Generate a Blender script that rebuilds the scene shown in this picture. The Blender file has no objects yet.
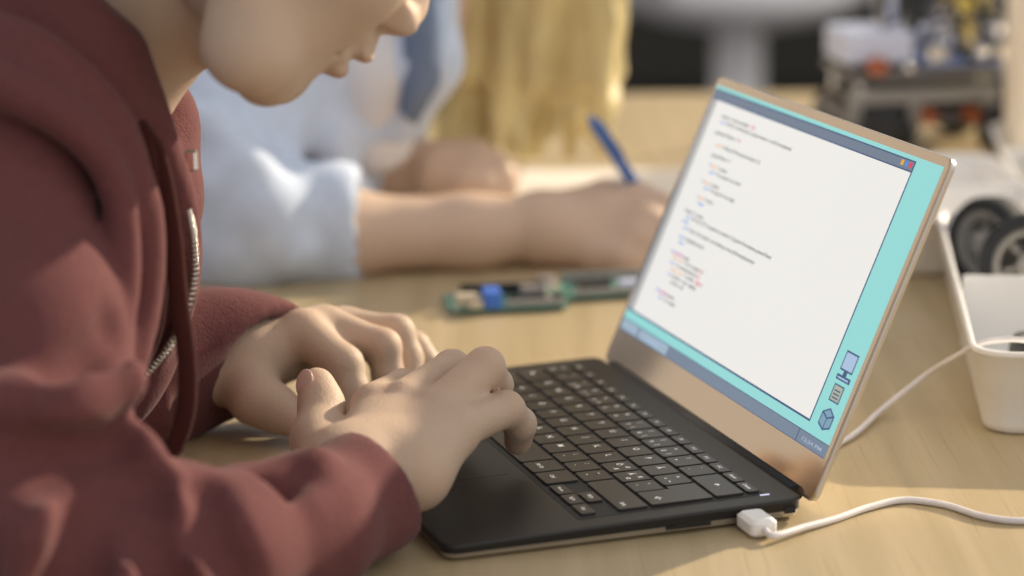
import bpy, math, random
import numpy as np
from mathutils import Matrix, Vector
random.seed(7); np.random.seed(7)
S = bpy.context.scene
COL = S.collection
TZ = 0.75                                     # height of the table top
# ------------------------------------------------------------------ camera
CAM = np.array([-0.01016784, -1.36047301, 0.4305317 + TZ])
RW = np.array([[9.99953155e-01, -2.33341664e-03, -9.73765793e-03],
               [1.00133048e-02, 2.36333510e-01, 9.71620592e-01],
               [3.41392258e-05, -9.71672582e-01, 2.36344249e-01]])   # rows: right, up, back
FPX = 2501.4
cam = bpy.data.cameras.new('camera'); camo = bpy.data.objects.new('camera', cam); COL.objects.link(camo)
cam.sensor_width = 36.0; cam.lens = FPX / 1024 * 36.0
cam.clip_start = 0.05; cam.clip_end = 60
cam.dof.use_dof = True; cam.dof.focus_distance = 1.36; cam.dof.aperture_fstop = 3.6; cam.dof.aperture_blades = 0
M4 = Matrix.Identity(4)
for i in range(3):
    for j in range(3): M4[i][j] = RW[j][i]
    M4[i][3] = CAM[i]
camo.matrix_world = M4
S.camera = camo
# ------------------------------------------------------------------ light
vs = S.view_settings
vs.view_transform = 'Standard'; vs.look = 'None'; vs.exposure = 0.0; vs.gamma = 1.0; vs.use_curve_mapping = False
W = bpy.data.worlds.new('World'); S.world = W; W.use_nodes = True
nt = W.node_tree; nt.nodes.clear()
wo = nt.nodes.new('ShaderNodeOutputWorld'); bg = nt.nodes.new('ShaderNodeBackground')
tc = nt.nodes.new('ShaderNodeTexCoord'); dotn = nt.nodes.new('ShaderNodeVectorMath'); dotn.operation = 'DOT_PRODUCT'
dotn.inputs[1].default_value = Vector((-0.62, 0.78, 0.1)).normalized()       # unseen warm glow added at the far left for the bezel to mirror
mr = nt.nodes.new('ShaderNodeMapRange'); mr.inputs['From Min'].default_value = 0.2; mr.inputs['From Max'].default_value = 0.95
mixw = nt.nodes.new('ShaderNodeMix'); mixw.data_type = 'RGBA'
mixw.inputs[6].default_value = (0.50, 0.50, 0.55, 1); mixw.inputs[7].default_value = (1.5, 1.35, 1.15, 1)
nt.links.new(tc.outputs['Generated'], dotn.inputs[0]); nt.links.new(dotn.outputs['Value'], mr.inputs['Value'])
dot2 = nt.nodes.new('ShaderNodeVectorMath'); dot2.operation = 'DOT_PRODUCT'; dot2.inputs[1].default_value = Vector((0.75, -0.60, 0.35)).normalized()   # unseen glow added on the right, behind the camera, to brighten the tray
mr2 = nt.nodes.new('ShaderNodeMapRange'); mr2.inputs['From Min'].default_value = 0.3; mr2.inputs['From Max'].default_value = 0.95
mixv = nt.nodes.new('ShaderNodeMix'); mixv.data_type = 'RGBA'; mixv.inputs[7].default_value = (1.25, 1.2, 1.15, 1)
nt.links.new(tc.outputs['Generated'], dot2.inputs[0]); nt.links.new(dot2.outputs['Value'], mr2.inputs['Value']); nt.links.new(mr2.outputs['Result'], mixv.inputs[0])
nt.links.new(mr.outputs['Result'], mixw.inputs[0]); nt.links.new(mixw.outputs[2], mixv.inputs[6]); nt.links.new(mixv.outputs[2], bg.inputs['Color'])
bg.inputs['Strength'].default_value = 0.78
nt.links.new(bg.outputs[0], wo.inputs[0])
sun = bpy.data.lights.new('sun', 'SUN'); suno = bpy.data.objects.new('sun', sun); COL.objects.link(suno)
sun.energy = 6.0; sun.color = (1.0, 0.84, 0.62); sun.angle = math.radians(1.2)
SUN_TRAVEL = Vector((-0.77, -0.64, -0.405))
suno.rotation_euler = SUN_TRAVEL.to_track_quat('-Z', 'Y').to_euler()
# ------------------------------------------------------------------ picture -> place helpers
def at(px, py, d):
    v = RW.T @ np.array([(px - 512) / FPX * d, -(py - 288) / FPX * d, -d]); return CAM + v
def atz(px, py, z):
    v = RW.T @ np.array([(px - 512) / FPX, -(py - 288) / FPX, -1.0])
    return CAM + v * (z + TZ - CAM[2]) / v[2]
# ------------------------------------------------------------------ materials
def lin(c):
    f = lambda x: x / 12.92 if x <= 0.04045 else ((x + 0.055) / 1.055) ** 2.4
    return tuple(f(x / 255.0) for x in c)
def mat(name, col, rough=0.6, metal=0.0, spec=0.5, noise=0.0, scale=60.0, bump=0.0, bscale=300.0, sheen=0.0, emit=None, sss=0.0, ior=1.5, tint=False, coat=0.0, stretch=None):
    m = bpy.data.materials.new(name); m.use_nodes = True; t = m.node_tree; b = t.nodes['Principled BSDF']
    c = (*col, 1.0)
    b.inputs['Base Color'].default_value = c; b.inputs['Roughness'].default_value = rough; b.inputs['Metallic'].default_value = metal
    b.inputs['Specular IOR Level'].default_value = spec; b.inputs['IOR'].default_value = ior
    if coat: b.inputs['Coat Weight'].default_value = coat; b.inputs['Coat Roughness'].default_value = 0.1
    if sheen: b.inputs['Sheen Weight'].default_value = sheen; b.inputs['Sheen Roughness'].default_value = 0.4
    if emit: b.inputs['Emission Color'].default_value = (*emit, 1); b.inputs['Emission Strength'].default_value = 1.0
    if sss:
        b.inputs['Subsurface Weight'].default_value = sss; b.inputs['Subsurface Radius'].default_value = (1.0, 0.35, 0.2); b.inputs['Subsurface Scale'].default_value = 0.006
    src = None
    if noise or bump:
        co = t.nodes.new('ShaderNodeTexCoord'); mp = t.nodes.new('ShaderNodeMapping'); t.links.new(co.outputs['Object'], mp.inputs[0])
        if stretch: mp.inputs['Scale'].default_value = stretch
    if noise:
        n = t.nodes.new('ShaderNodeTexNoise'); n.inputs['Scale'].default_value = scale; n.inputs['Detail'].default_value = 4
        t.links.new(mp.outputs[0], n.inputs['Vector'])
        mx = t.nodes.new('ShaderNodeMix'); mx.data_type = 'RGBA'
        mx.inputs[6].default_value = tuple(min(1, x * (1 - noise)) for x in col) + (1,); mx.inputs[7].default_value = tuple(min(1, x * (1 + noise)) for x in col) + (1,)
        t.links.new(n.outputs['Fac'], mx.inputs[0]); src = mx.outputs[2]
    if tint:
        a = t.nodes.new('ShaderNodeVertexColor'); a.layer_name = 'tint'
        mu = t.nodes.new('ShaderNodeMix'); mu.data_type = 'RGBA'; mu.blend_type = 'MULTIPLY'; mu.inputs[0].default_value = 1.0
        if src: t.links.new(src, mu.inputs[6])
        else: mu.inputs[6].default_value = c
        t.links.new(a.outputs[0], mu.inputs[7]); src = mu.outputs[2]
    if src: t.links.new(src, b.inputs['Base Color'])
    if bump:
        n2 = t.nodes.new('ShaderNodeTexNoise'); n2.inputs['Scale'].default_value = bscale; n2.inputs['Detail'].default_value = 3
        t.links.new(mp.outputs[0], n2.inputs['Vector'])
        bp = t.nodes.new('ShaderNodeBump'); bp.inputs['Strength'].default_value = bump; bp.inputs['Distance'].default_value = 0.002
        t.links.new(n2.outputs['Fac'], bp.inputs['Height']); t.links.new(bp.outputs[0], b.inputs['Normal'])
    return m
def wood(name, c1, c2, c3, rough=0.42, gs=1.0):
    m = bpy.data.materials.new(name); m.use_nodes = True; t = m.node_tree; b = t.nodes['Principled BSDF']
    co = t.nodes.new('ShaderNodeTexCoord'); mp = t.nodes.new('ShaderNodeMapping'); t.links.new(co.outputs['Object'], mp.inputs[0])
    mp.inputs['Scale'].default_value = (22 * gs, 1.1 * gs, 22 * gs); mp.inputs['Rotation'].default_value = (0, 0, 0.03)
    n = t.nodes.new('ShaderNodeTexNoise'); n.inputs['Scale'].default_value = 2.2; n.inputs['Detail'].default_value = 6; n.inputs['Distortion'].default_value = 0.4
    t.links.new(mp.outputs[0], n.inputs['Vector'])
    mp2 = t.nodes.new('ShaderNodeMapping'); t.links.new(co.outputs['Object'], mp2.inputs[0]); mp2.inputs['Scale'].default_value = (420 * gs, 9 * gs, 420 * gs)
    n2 = t.nodes.new('ShaderNodeTexNoise'); n2.inputs['Scale'].default_value = 1.0; n2.inputs['Detail'].default_value = 3
    t.links.new(mp2.outputs[0], n2.inputs['Vector'])
    r = t.nodes.new('ShaderNodeValToRGB'); r.color_ramp.elements[0].position = 0.3; r.color_ramp.elements[1].position = 0.72
    r.color_ramp.elements[0].color = (*c1, 1); r.color_ramp.elements[1].color = (*c2, 1)
    t.links.new(n.outputs['Fac'], r.inputs[0])
    r2 = t.nodes.new('ShaderNodeMapRange'); r2.inputs['From Min'].default_value = 0.58; r2.inputs['From Max'].default_value = 0.75; r2.inputs['To Max'].default_value = 0.55
    t.links.new(n2.outputs['Fac'], r2.inputs[0])
    mx = t.nodes.new('ShaderNodeMix'); mx.data_type = 'RGBA'; mx.inputs[7].default_value = (*c3, 1)
    t.links.new(r2.outputs[0], mx.inputs[0]); t.links.new(r.outputs[0], mx.inputs[6]); t.links.new(mx.outputs[2], b.inputs['Base Color'])
    b.inputs['Roughness'].default_value = rough; b.inputs['Specular IOR Level'].default_value = 0.4
    return m
def emis(name, rgb, k=0.9):
    c = tuple(x * k for x in lin(rgb))
    return mat(name, (0.01, 0.01, 0.01), rough=0.25, spec=0.25, emit=c)
MT = dict(
    table=wood('oak_top', (0.42, 0.33, 0.185), (0.54, 0.43, 0.265), (0.33, 0.22, 0.10)),
    floor=mat('floor', (0.05, 0.048, 0.045), 0.6, noise=0.3, scale=3),
    wall=mat('wall_paint', (0.16, 0.145, 0.12), 0.9, noise=0.2, scale=2),
    deck=mat('soft_black', (0.016, 0.014, 0.013), 0.45, spec=0.4, bump=0.05, bscale=900),
    key=mat('key_black', (0.030, 0.025, 0.022), 0.38, spec=0.5),
    well=mat('key_well', (0.008, 0.008, 0.008), 0.6),
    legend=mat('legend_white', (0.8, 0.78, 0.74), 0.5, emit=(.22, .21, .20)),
    glass_refl=mat('bezel_tan_reflection', (0.46, 0.37, 0.28), 0.10, metal=0.75),  # black glass in itself; the warm reflection is put into this tan colour
    alu=mat('aluminium', (0.62, 0.60, 0.58), 0.32, metal=0.9),
    dark=mat('dark_plastic', (0.012, 0.012, 0.012), 0.45),
    skin=mat('skin', (0.54, 0.405, 0.305), 0.56, spec=0.3, noise=0.06, scale=70, bump=0.22, bscale=650, sss=0.12, tint=True),
    nail=mat('nail', (0.62, 0.43, 0.36), 0.3, spec=0.5),
    skin_b=mat('skin_fair', (0.66, 0.48, 0.36), 0.5, spec=0.3, noise=0.05, scale=40, sss=0.0, tint=True),
    hoodie=mat('maroon_fleece', (0.140, 0.052, 0.053), 0.9, spec=0.15, noise=0.18, scale=220, bump=0.35, bscale=700, sheen=0.10),
    cord=mat('dark_maroon_cord', (0.060, 0.018, 0.016), 0.95, spec=0.1, noise=0.25, scale=500, bump=0.5, bscale=1500, sheen=0.1),
    shirt=mat('blue_denim', (0.62, 0.71, 0.86), 0.9, spec=0.15, noise=0.15, scale=60, bump=0.2, bscale=500, sheen=0.2),
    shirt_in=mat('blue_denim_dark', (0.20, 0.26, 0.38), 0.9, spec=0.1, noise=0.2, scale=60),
    tee=mat('white_cotton', (0.80, 0.80, 0.82), 0.9),
    blond=mat('blond_hair', (0.72, 0.53, 0.26), 0.5, noise=0.6, scale=26, bump=0.6, bscale=90, stretch=(1, 1, 0.12)),
    brown=mat('brown_hair', (0.09, 0.05, 0.03), 0.5, noise=0.4, scale=90, bump=0.5, bscale=220, stretch=(1, 1, 0.2)),
    white=mat('white_plastic', (0.88, 0.87, 0.85), 0.35, noise=0.03, scale=20),
    cable=mat('white_cable', (0.80, 0.76, 0.76), 0.4),
    paper=mat('paper', (0.80, 0.76, 0.70), 0.8),
    pen=mat('blue_pen', (0.05, 0.16, 0.50), 0.3, coat=0.5),
    silver=mat('silver_metal', (0.75, 0.74, 0.72), 0.2, metal=1.0),
    pcb=mat('green_board', (0.10, 0.26, 0.21), 0.4, noise=0.4, scale=130),
    pcbblue=mat('blue_board', (0.30, 0.40, 0.72), 0.4, noise=0.3, scale=130),
    blue=mat('blue_plastic', (0.06, 0.20, 0.75), 0.4),
    cream=mat('cream_plastic', (0.72, 0.62, 0.46), 0.5),
    post=mat('cream_paint', (0.86, 0.77, 0.64), 0.6, noise=0.05, scale=12),
    yellow=mat('yellow_plastic', (0.62, 0.48, 0.10), 0.5),
    orange=mat('orange_plastic', (0.42, 0.11, 0.035), 0.45),
    tyre=mat('tyre_rubber', (0.022, 0.024, 0.028), 0.75),
    hub=mat('grey_hub', (0.33, 0.32, 0.30), 0.5),
    chassis=mat('grey_metal', (0.36, 0.34, 0.33), 0.4, metal=0.4),
    black=mat('black_plastic', (0.02, 0.02, 0.02), 0.5),
    lightblue=mat('pale_blue_plastic', (0.62, 0.68, 0.88), 0.35),
    wirered=mat('red_wire', (0.45, 0.05, 0.03), 0.5),
    chair=mat('white_shell', (0.82, 0.81, 0.82), 0.5),
    chairg=mat('grey_fabric', (0.33, 0.32, 0.31), 0.9, noise=0.15, scale=40),
    cab=mat('dark_cabinet', (0.040, 0.036, 0.029), 0.6, noise=0.2, scale=5),
    eye=mat('eye_white', (0.8, 0.78, 0.76), 0.2),
    tooth=mat('zip_metal', (0.72, 0.70, 0.66), 0.25, metal=1.0),
    jeans=mat('navy_denim', (0.04, 0.06, 0.12), 0.9, noise=0.2, scale=200),
    sWhite=emis('screen_page', (240, 238, 234), .92), sGut=emis('screen_gutter', (176, 176, 174)), sTitle=emis('screen_title', (104, 120, 142)),
    sLine=emis('screen_border', (38, 76, 122)), sAqua=emis('screen_desktop', (146, 220, 218)), sTask=emis('screen_taskbar', (112, 130, 152)),
    sBtn=emis('screen_button', (160, 182, 202)), sText=emis('screen_text', (70, 70, 74)), sBlue=emis('screen_text_blue', (60, 140, 225)),
    sOr=emis('screen_text_orange', (240, 165, 50)), sRed=emis('screen_text_red', (225, 50, 90)), sMag=emis('screen_text_magenta', (190, 60, 150)),
    sPale=emis('screen_icon_fill', (170, 195, 225)), sKh=emis('screen_icon_paper', (172, 178, 160)), sCube=emis('screen_icon_cube', (120, 160, 185)),
    led=mat('led', (0.1, 0.1, 0.1), emit=(0.75, 0.75, 1.0)),
)
# ------------------------------------------------------------------ object helpers
def tag(o, label, cat, group=None):
    o['label'] = label; o['category'] = cat
    if group: o['group'] = group
    return o
def thing(name, label, cat, loc=(0, 0, 0), rz=0.0, group=None):
    o = bpy.data.objects.new(name, None); COL.objects.link(o); o.empty_display_size = 0.02
    o.location = loc; o.rotation_euler = (0, 0, rz)
    return tag(o, label, cat, group)
class MB:
    """collects shapes into one mesh"""
    def __init__(s): s.v = []; s.f = []; s.m = []; s.sm = []
    def add(s, v, f, mi=0, smooth=False):
        o = len(s.v); s.v += [tuple(map(float, p)) for p in v]; s.f += [tuple(i + o for i in q) for q in f]
        s.m += [mi] * len(f); s.sm += [smooth] * len(f); return s
    def box(s, lo, hi, mi=0, bev=0.0, M=None):
        x0, y0, z0 = lo; x1, y1, z1 = hi
        if bev <= 0:
            v = [(x0, y0, z0), (x1, y0, z0), (x1, y1, z0), (x0, y1, z0), (x0, y0, z1), (x1, y0, z1), (x1, y1, z1), (x0, y1, z1)]
            f = [(3, 2, 1, 0), (4, 5, 6, 7), (0, 1, 5, 4), (1, 2, 6, 5), (2, 3, 7, 6), (3, 0, 4, 7)]
            if M is not None: v = [M @ Vector(p) for p in v]
            return s.add(v, f, mi)
        pts = rrect(x0, y0, x1, y1, bev * 1.5, 3)
        rings = [(z0, bev), (z0 + bev, 0), (z1 - bev, 0), (z1, bev)]
        return s.loft([[(cx(p[0], x0, x1, i), cx(p[1], y0, y1, i), z) for p in pts] for z, i in rings], mi, M=M)
    def loft(s, rings, mi=0, cap=True, closed=True, smooth=False, M=None):
        n = len(rings[0]); v = [p for r in rings for p in r]; f = []
        if M is not None: v = [M @ Vector(p) for p in v]
        for k in range(len(rings) - 1):
            for i in range(n if closed else n - 1):
                j = (i + 1) % n; f.append((k * n + i, k * n + j, (k + 1) * n + j, (k + 1) * n + i))
        s.add(v, f, mi, smooth)
        if cap:
            o = len(s.v) - len(v)
            s.f += [tuple(o + i for i in reversed(range(n))), tuple(o + (len(rings) - 1) * n + i for i in range(n))]; s.m += [mi] * 2; s.sm += [False] * 2
        return s
    def tube(s, pts, r, n=10, mi=0, flat=1.0, up=None, cap=True):
        pts = [Vector(p) for p in pts]; rs = r if hasattr(r, '__len__') else [r] * len(pts); rings = []; nrm = None
        for k, p in enumerate(pts):
            t = (pts[min(k + 1, len(pts) - 1)] - pts[max(k - 1, 0)]).normalized()
            if nrm is None:
                nrm = Vector(up) if up else Vector((0, 0, 1))
                if abs(nrm.dot(t)) > 0.95: nrm = Vector((1, 0, 0))
            nrm = (nrm - t * nrm.dot(t)).normalized(); b = t.cross(nrm)
            rings.append([p + (nrm * math.cos(a) * rs[k] * flat + b * math.sin(a) * rs[k]) for a in [2 * math.pi * i / n for i in range(n)]])
        return s.loft(rings, mi, cap=cap, smooth=True)
    def cyl(s, a, b, r, n=24, mi=0, r2=None):
        a, b = Vector(a), Vector(b); return s.tube([a, b], [r, r if r2 is None else r2], n, mi)
    def lathe(s, prof, c, axis=(0, 0, 1), n=32, mi=0, smooth=True):
        q = Vector((0, 0, 1)).rotation_difference(Vector(axis)).to_matrix(); c = Vector(c)
        return s.loft([[c + q @ Vector((r * math.cos(2 * math.pi * i / n), r * math.sin(2 * math.pi * i / n), z)) for i in range(n)] for r, z in prof], mi, smooth=smooth, cap=True)
    def sphere(s, c, r, mi=0, n=14):
        rx, ry, rz = r if hasattr(r, '__len__') else (r, r, r)
        return s.loft([[(c[0] + rx * max(math.sin(t), .02) * math.cos(2 * math.pi * i / n), c[1] + ry * max(math.sin(t), .02) * math.sin(2 * math.pi * i / n), c[2] - rz * math.cos(t)) for i in range(n)] for t in [math.pi * k / 9 for k in range(10)]], mi, smooth=True)
    def build(s, name, mats, parent=None, M=None, loc=None):
        me = bpy.data.meshes.new(name); v = s.v
        off = None
        if M is None and getattr(s, 'world', False):
            off = Vector(); q = parent
            while q is not None: off = off + q.location; q = q.parent
        if M is not None: v = [M @ Vector(p) for p in v]
        if off is not None: v = [Vector(p) - off for p in v]
        if loc is not None: v = [Vector(p) - Vector(loc) for p in v]
        me.from_pydata([tuple(p) for p in v], [], s.f)
        mats = mats if isinstance(mats, (list, tuple)) else [mats]
        for m in mats: me.materials.append(MT[m] if isinstance(m, str) else m)
        me.polygons.foreach_set('material_index', s.m); me.polygons.foreach_set('use_smooth', s.sm); me.update()
        o = bpy.data.objects.new(name, me); COL.objects.link(o)
        if loc is not None: o.location = loc
        if parent is not None: o.parent = parent
        return o
def WM():
    m = MB(); m.world = True; return m
def cx(p, a, b, i):
    c = (a + b) / 2; h = (b - a) / 2; return c + (p - c) * (h - i) / h
def rrect(x0, y0, x1, y1, r, n=6):
    out = []
    for (ax, ay, a0) in ((x1 - r, y0 + r, -90), (x1 - r, y1 - r, 0), (x0 + r, y1 - r, 90), (x0 + r, y0 + r, 180)):
        for k in range(n + 1):
            a = math.radians(a0 + 90 * k / n); out.append((ax + r * math.cos(a), ay + r * math.sin(a)))
    return out
def spline(pts, n=8):
    P = [np.array(p, float) for p in pts]; P = [2 * P[0] - P[1]] + P + [2 * P[-1] - P[-2]]; out = []
    for i in range(1, len(P) - 2):
        for k in range(n):
            t = k / n; a, b, c, d = P[i - 1], P[i], P[i + 1], P[i + 2]
            out.append(0.5 * (2 * b + (c - a) * t + (2 * a - 5 * b + 4 * c - d) * t * t + (3 * b - a - 3 * c + d) * t ** 3))
    out.append(P[-2]); return out
# ------------------------------------------------------------------ smooth bodies from blended tapered limbs
class Body:
    """distance field of tapered limbs, meshed with surface nets block by block"""
    def __init__(s): s.p = []
    def cone(s, a, b, r1, r2=None, k=0.008, op=0, fl=None):
        s.p.append((0, np.array(a, float), np.array(b, float), r1, r1 if r2 is None else r2, k, op, fl)); return s
    def ell(s, c, r, R=None, k=0.008, op=0):
        s.p.append((1, np.array(c, float), np.array(r, float), np.eye(3) if R is None else R, 0, k, op, None)); return s
    def cut(s, c, n, op=2):
        n = np.array(n, float); s.p.append((2, np.array(c, float), n / np.linalg.norm(n), 0, 0, 0.004, op, None)); return s
    def halfball(s, c, n, r, k=0.003):
        n = np.array(n, float); s.p.append((3, np.array(c, float), n / np.linalg.norm(n), r, 0, k, 1, None)); return s
    def chain(s, pts, k=0.008, op=0, sp=0):                # (px, py, depth, radius mm)
        if sp: pts = [tuple(p) for p in spline(pts, sp)]
        w = [(at(p[0], p[1], p[2]), p[3] / 1000) for p in pts]
        for (a, ra), (b, rb) in zip(w, w[1:]): s.cone(a, b, ra, rb, k, op)
        return s
    def dist(s, q, P):
        if q[0] == 0:
            a, ab = q[1], q[2] - q[1]; pa = P - a; L = ab @ ab
            t = np.clip((pa @ ab) / L, 0, 1) if L > 1e-14 else np.zeros(len(P))
            d = pa - t[:, None] * ab
            if q[7] is not None: d = d + (d @ q[7][0])[:, None] * (q[7][1] - 1) * q[7][0]
            return np.sqrt((d * d).sum(1)) - (q[3] + (q[4] - q[3]) * t)
        if q[0] == 1:
            l = (P - q[1]) @ q[3].T; k0 = np.sqrt(((l / q[2]) ** 2).sum(1)); k1 = np.sqrt(((l / q[2] ** 2) ** 2).sum(1)) + 1e-9
            return k0 * (k0 - 1) / k1
        if q[0] == 3: return np.maximum(-((P - q[1]) @ q[2]), np.sqrt(((P - q[1]) ** 2).sum(1)) - q[3])
        return (P - q[1]) @ q[2]
    def ev(s, P, pr=None):
        f = np.full(len(P), 10.0)
        for q in (s.p if pr is None else pr):
            d = s.dist(q, P); k = q[5]
            if q[6] == 0:
                h = np.clip(0.5 + 0.5 * (f - d) / k, 0, 1); f = f * (1 - h) + d * h - k * h * (1 - h)
            elif q[6] == 1:
                h = np.clip(0.5 - 0.5 * (f + d) / k, 0, 1); f = f * (1 - h) - d * h + k * h * (1 - h)
            else: f = np.maximum(f, d)
        return f
    def mesh(s, h, smooth=2, disp=None):
        lo = np.full(3, 1e9); hi = -lo
        for q in s.p:
            if q[6]: continue
            pts = [(q[1], max(q[3], q[4])), (q[2], max(q[3], q[4]))] if q[0] == 0 else [(q[1], max(q[2]))]
            for c, r in pts: lo = np.minimum(lo, c - r - .02); hi = np.maximum(hi, c + r + .02)
        B = 14; bs = B * h; nb = np.ceil((hi - lo) / bs).astype(int)
        I = np.stack(np.meshgrid(*[np.arange(n) for n in nb], indexing='ij'), -1).reshape(-1, 3)
        cen = lo + (I + .5) * bs; half = bs * .5 * math.sqrt(3)
        act = np.abs(s.ev(cen)) < half * 1.35 + .004
        I = I[act]; cen = cen[act]
        D = np.stack([s.dist(q, cen) for q in s.p], 1)
        add = np.array([q[6] == 0 for q in s.p]); ks = np.array([q[5] for q in s.p])
        mn = D[:, add].min(1)
        g = np.stack(np.meshgrid(*[np.arange(B + 2)] * 3, indexing='ij'), -1).reshape(-1, 3)
        NX, NY, NZ = [int(n * B + 4) for n in nb]
        K, V, Q = [], [], []
        for b in range(len(I)):
            need = np.where(add, D[b] < mn[b] + 2 * half + ks + .004, D[b] < 2 * half + ks + .01)
            for i, q in enumerate(s.p):
                if q[6] == 2: need[i] = D[b, i] > -2 * half
            pr = [q for i, q in enumerate(s.p) if need[i]]
            base = I[b] * B
            f = s.ev(lo + (base + g) * h, pr).reshape(B + 2, B + 2, B + 2); ins = f < 0
            if ins.all() or not ins.any(): continue
            c8 = [ins[i:i + B, j:j + B, k:k + B] for i in (0, 1) for j in (0, 1) for k in (0, 1)]
            sm = sum(c.astype(np.int8) for c in c8); cell = np.argwhere((sm > 0) & (sm < 8))
            if len(cell):
                acc = np.zeros((len(cell), 3)); cnt = np.zeros(len(cell))
                for ax in range(3):
                    o1, o2 = [a for a in range(3) if a != ax]
                    for u in (0, 1):
                        for w in (0, 1):
                            p0 = cell.copy(); p0[:, o1] += u; p0[:, o2] += w; p1 = p0.copy(); p1[:, ax] += 1
                            f0 = f[tuple(p0.T)]; f1 = f[tuple(p1.T)]; m = (f0 < 0) != (f1 < 0)
                            t = np.where(m, f0 / np.where(m, f0 - f1, 1), 0); e = p0.astype(float); e[:, ax] += t
                            acc[m] += e[m]; cnt += m
                gc = cell + base; K.append((gc[:, 0] * NY + gc[:, 1]) * NZ + gc[:, 2]); V.append(lo + (acc / cnt[:, None] + base) * h)
            for ax in range(3):
                o1, o2 = (ax + 1) % 3, (ax + 2) % 3
                a = ins[:B, :B, :B]; sl = [slice(0, B)] * 3; sl[ax] = slice(1, B + 1); c = ins[tuple(sl)]
                e = np.argwhere(a != c)
                if not len(e): continue
                fl = a[tuple(e.T)]; ge = e + base; q4 = []
                for u, w in ((0, 0), (-1, 0), (-1, -1), (0, -1)):
                    cc = ge.copy(); cc[:, o1] += u; cc[:, o2] += w; q4.append((cc[:, 0] * NY + cc[:, 1]) * NZ + cc[:, 2])
                q4 = np.stack(q4, 1); q4[~fl] = q4[~fl][:, ::-1]; Q.append(q4)
        K = np.concatenate(K); V = np.concatenate(V); Q = np.concatenate(Q)
        o = np.argsort(K); K = K[o]; V = V[o]; idx = np.clip(np.searchsorted(K, Q), 0, len(K) - 1); ok = (K[idx] == Q).all(1); F = idx[ok]
        E = np.concatenate([F[:, [i, (i + 1) % 4]] for i in range(4)])
        def lap(X):
            acc = np.zeros_like(X); n = np.zeros(len(X))
            for c in range(X.shape[1]): acc[:, c] = np.bincount(E[:, 0], X[E[:, 1], c], len(X)) + np.bincount(E[:, 1], X[E[:, 0], c], len(X))
            n = np.bincount(E[:, 0], minlength=len(X)) + np.bincount(E[:, 1], minlength=len(X)); return acc / np.maximum(n, 1)[:, None]
        for _ in range(smooth): V = V + .5 * (lap(V) - V)
        if disp is not None:
            eps = h; G = np.stack([s.ev(V + np.eye(3)[i] * eps) - s.ev(V - np.eye(3)[i] * eps) for i in range(3)], 1); G /= np.linalg.norm(G, axis=1)[:, None] + 1e-9
            V = V + G * disp(V)[:, None]
        return V, F
def body_obj(name, V, F, m, parent, tint=None):
    me = bpy.data.meshes.new(name); off = np.array(parent.location) if parent else np.zeros(3)
    me.vertices.add(len(V)); me.vertices.foreach_set('co', (V - off).astype(np.float32).ravel())
    me.loops.add(F.size); me.loops.foreach_set('vertex_index', F.astype(np.int32).ravel())
    me.polygons.add(len(F)); me.polygons.foreach_set('loop_start', np.arange(0, F.size, 4, dtype=np.int32)); me.polygons.foreach_set('loop_total', np.full(len(F), 4, np.int32))
    me.polygons.foreach_set('use_smooth', np.ones(len(F), bool)); me.update(calc_edges=True); me.validate()
    me.materials.append(MT[m])
    if m.startswith('skin'):
        ca = me.color_attributes.new('tint', 'FLOAT_COLOR', 'POINT'); c = np.ones((len(V), 4), np.float32)
        if tint is not None: c[:, :3] = tint
        ca.data.foreach_set('color', c.ravel())
    o = bpy.data.objects.new(name, me); COL.objects.link(o)
    if parent: o.parent = parent
    return o
def folds(amp, sc, seed):
    rng = np.random.RandomState(seed); ks = rng.normal(size=(9, 3)) * sc; ph = rng.uniform(0, 6.28, 9)
    def f(V):
        w = V + 0.012 * np.sin(V[:, [1, 2, 0]] * 37 + seed)
        return amp * sum(np.sin(w @ k + p) for k, p in zip(ks, ph)) / 3.0
    return f
def region(V, c, r, soft=0.35):
    d = np.sqrt((((V - c) / r) ** 2).sum(1)); return np.clip((1 + soft - d) / (2 * soft), 0, 1)[:, None]
# ------------------------------------------------------------------ setting
def struct(o): o['kind'] = 'structure'; return o
struct(MB().box((-4.5, -3.0, -0.05), (5.0, 6.5, 0.0)).build('floor', 'floor'))
struct(MB().box((-4.5, 6.5, 0.0), (5.0, 6.6, 3.0)).build('wall_back', 'wall'))
struct(MB().box((-4.5, 6.46, 0.0), (5.0, 6.5, 0.12)).build('baseboard_back', 'wall'))

tb = thing('work_table', 'large pale oak work table carrying the laptop, papers and trays', 'table', (0.4, 0.3, 0))
X0, X1, Y0, Y1 = -0.245, 1.25, -0.75, 1.285
MB().box((X0 - .4, Y0 - .3, TZ - .032), (X1 - .4, Y1 - .3, TZ), bev=.003).build('tabletop', 'table', tb)
a = MB()
for (p, q) in (((X0 + .12, Y0 + .08), (X1 - .08, Y0 + .1)), ((X0 + .12, Y1 - .1), (X1 - .08, Y1 - .08)), ((X0 + .12, Y0 + .08), (X0 + .14, Y1 - .08)), ((X1 - .1, Y0 + .08), (X1 - .08, Y1 - .08))):
    a.box((p[0] - .4, p[1] - .3, TZ - .11), (q[0] - .4, q[1] - .3, TZ - .032))
a.build('apron', 'table', tb)
for lx in (X0 + .15, X1 - .1):
    for ly in (Y0 + .1, Y1 - .1): MB().box((lx - .43, ly - .33, 0), (lx - .37, ly - .27, TZ - .032), bev=.004).build('leg', 'table', tb)
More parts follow.
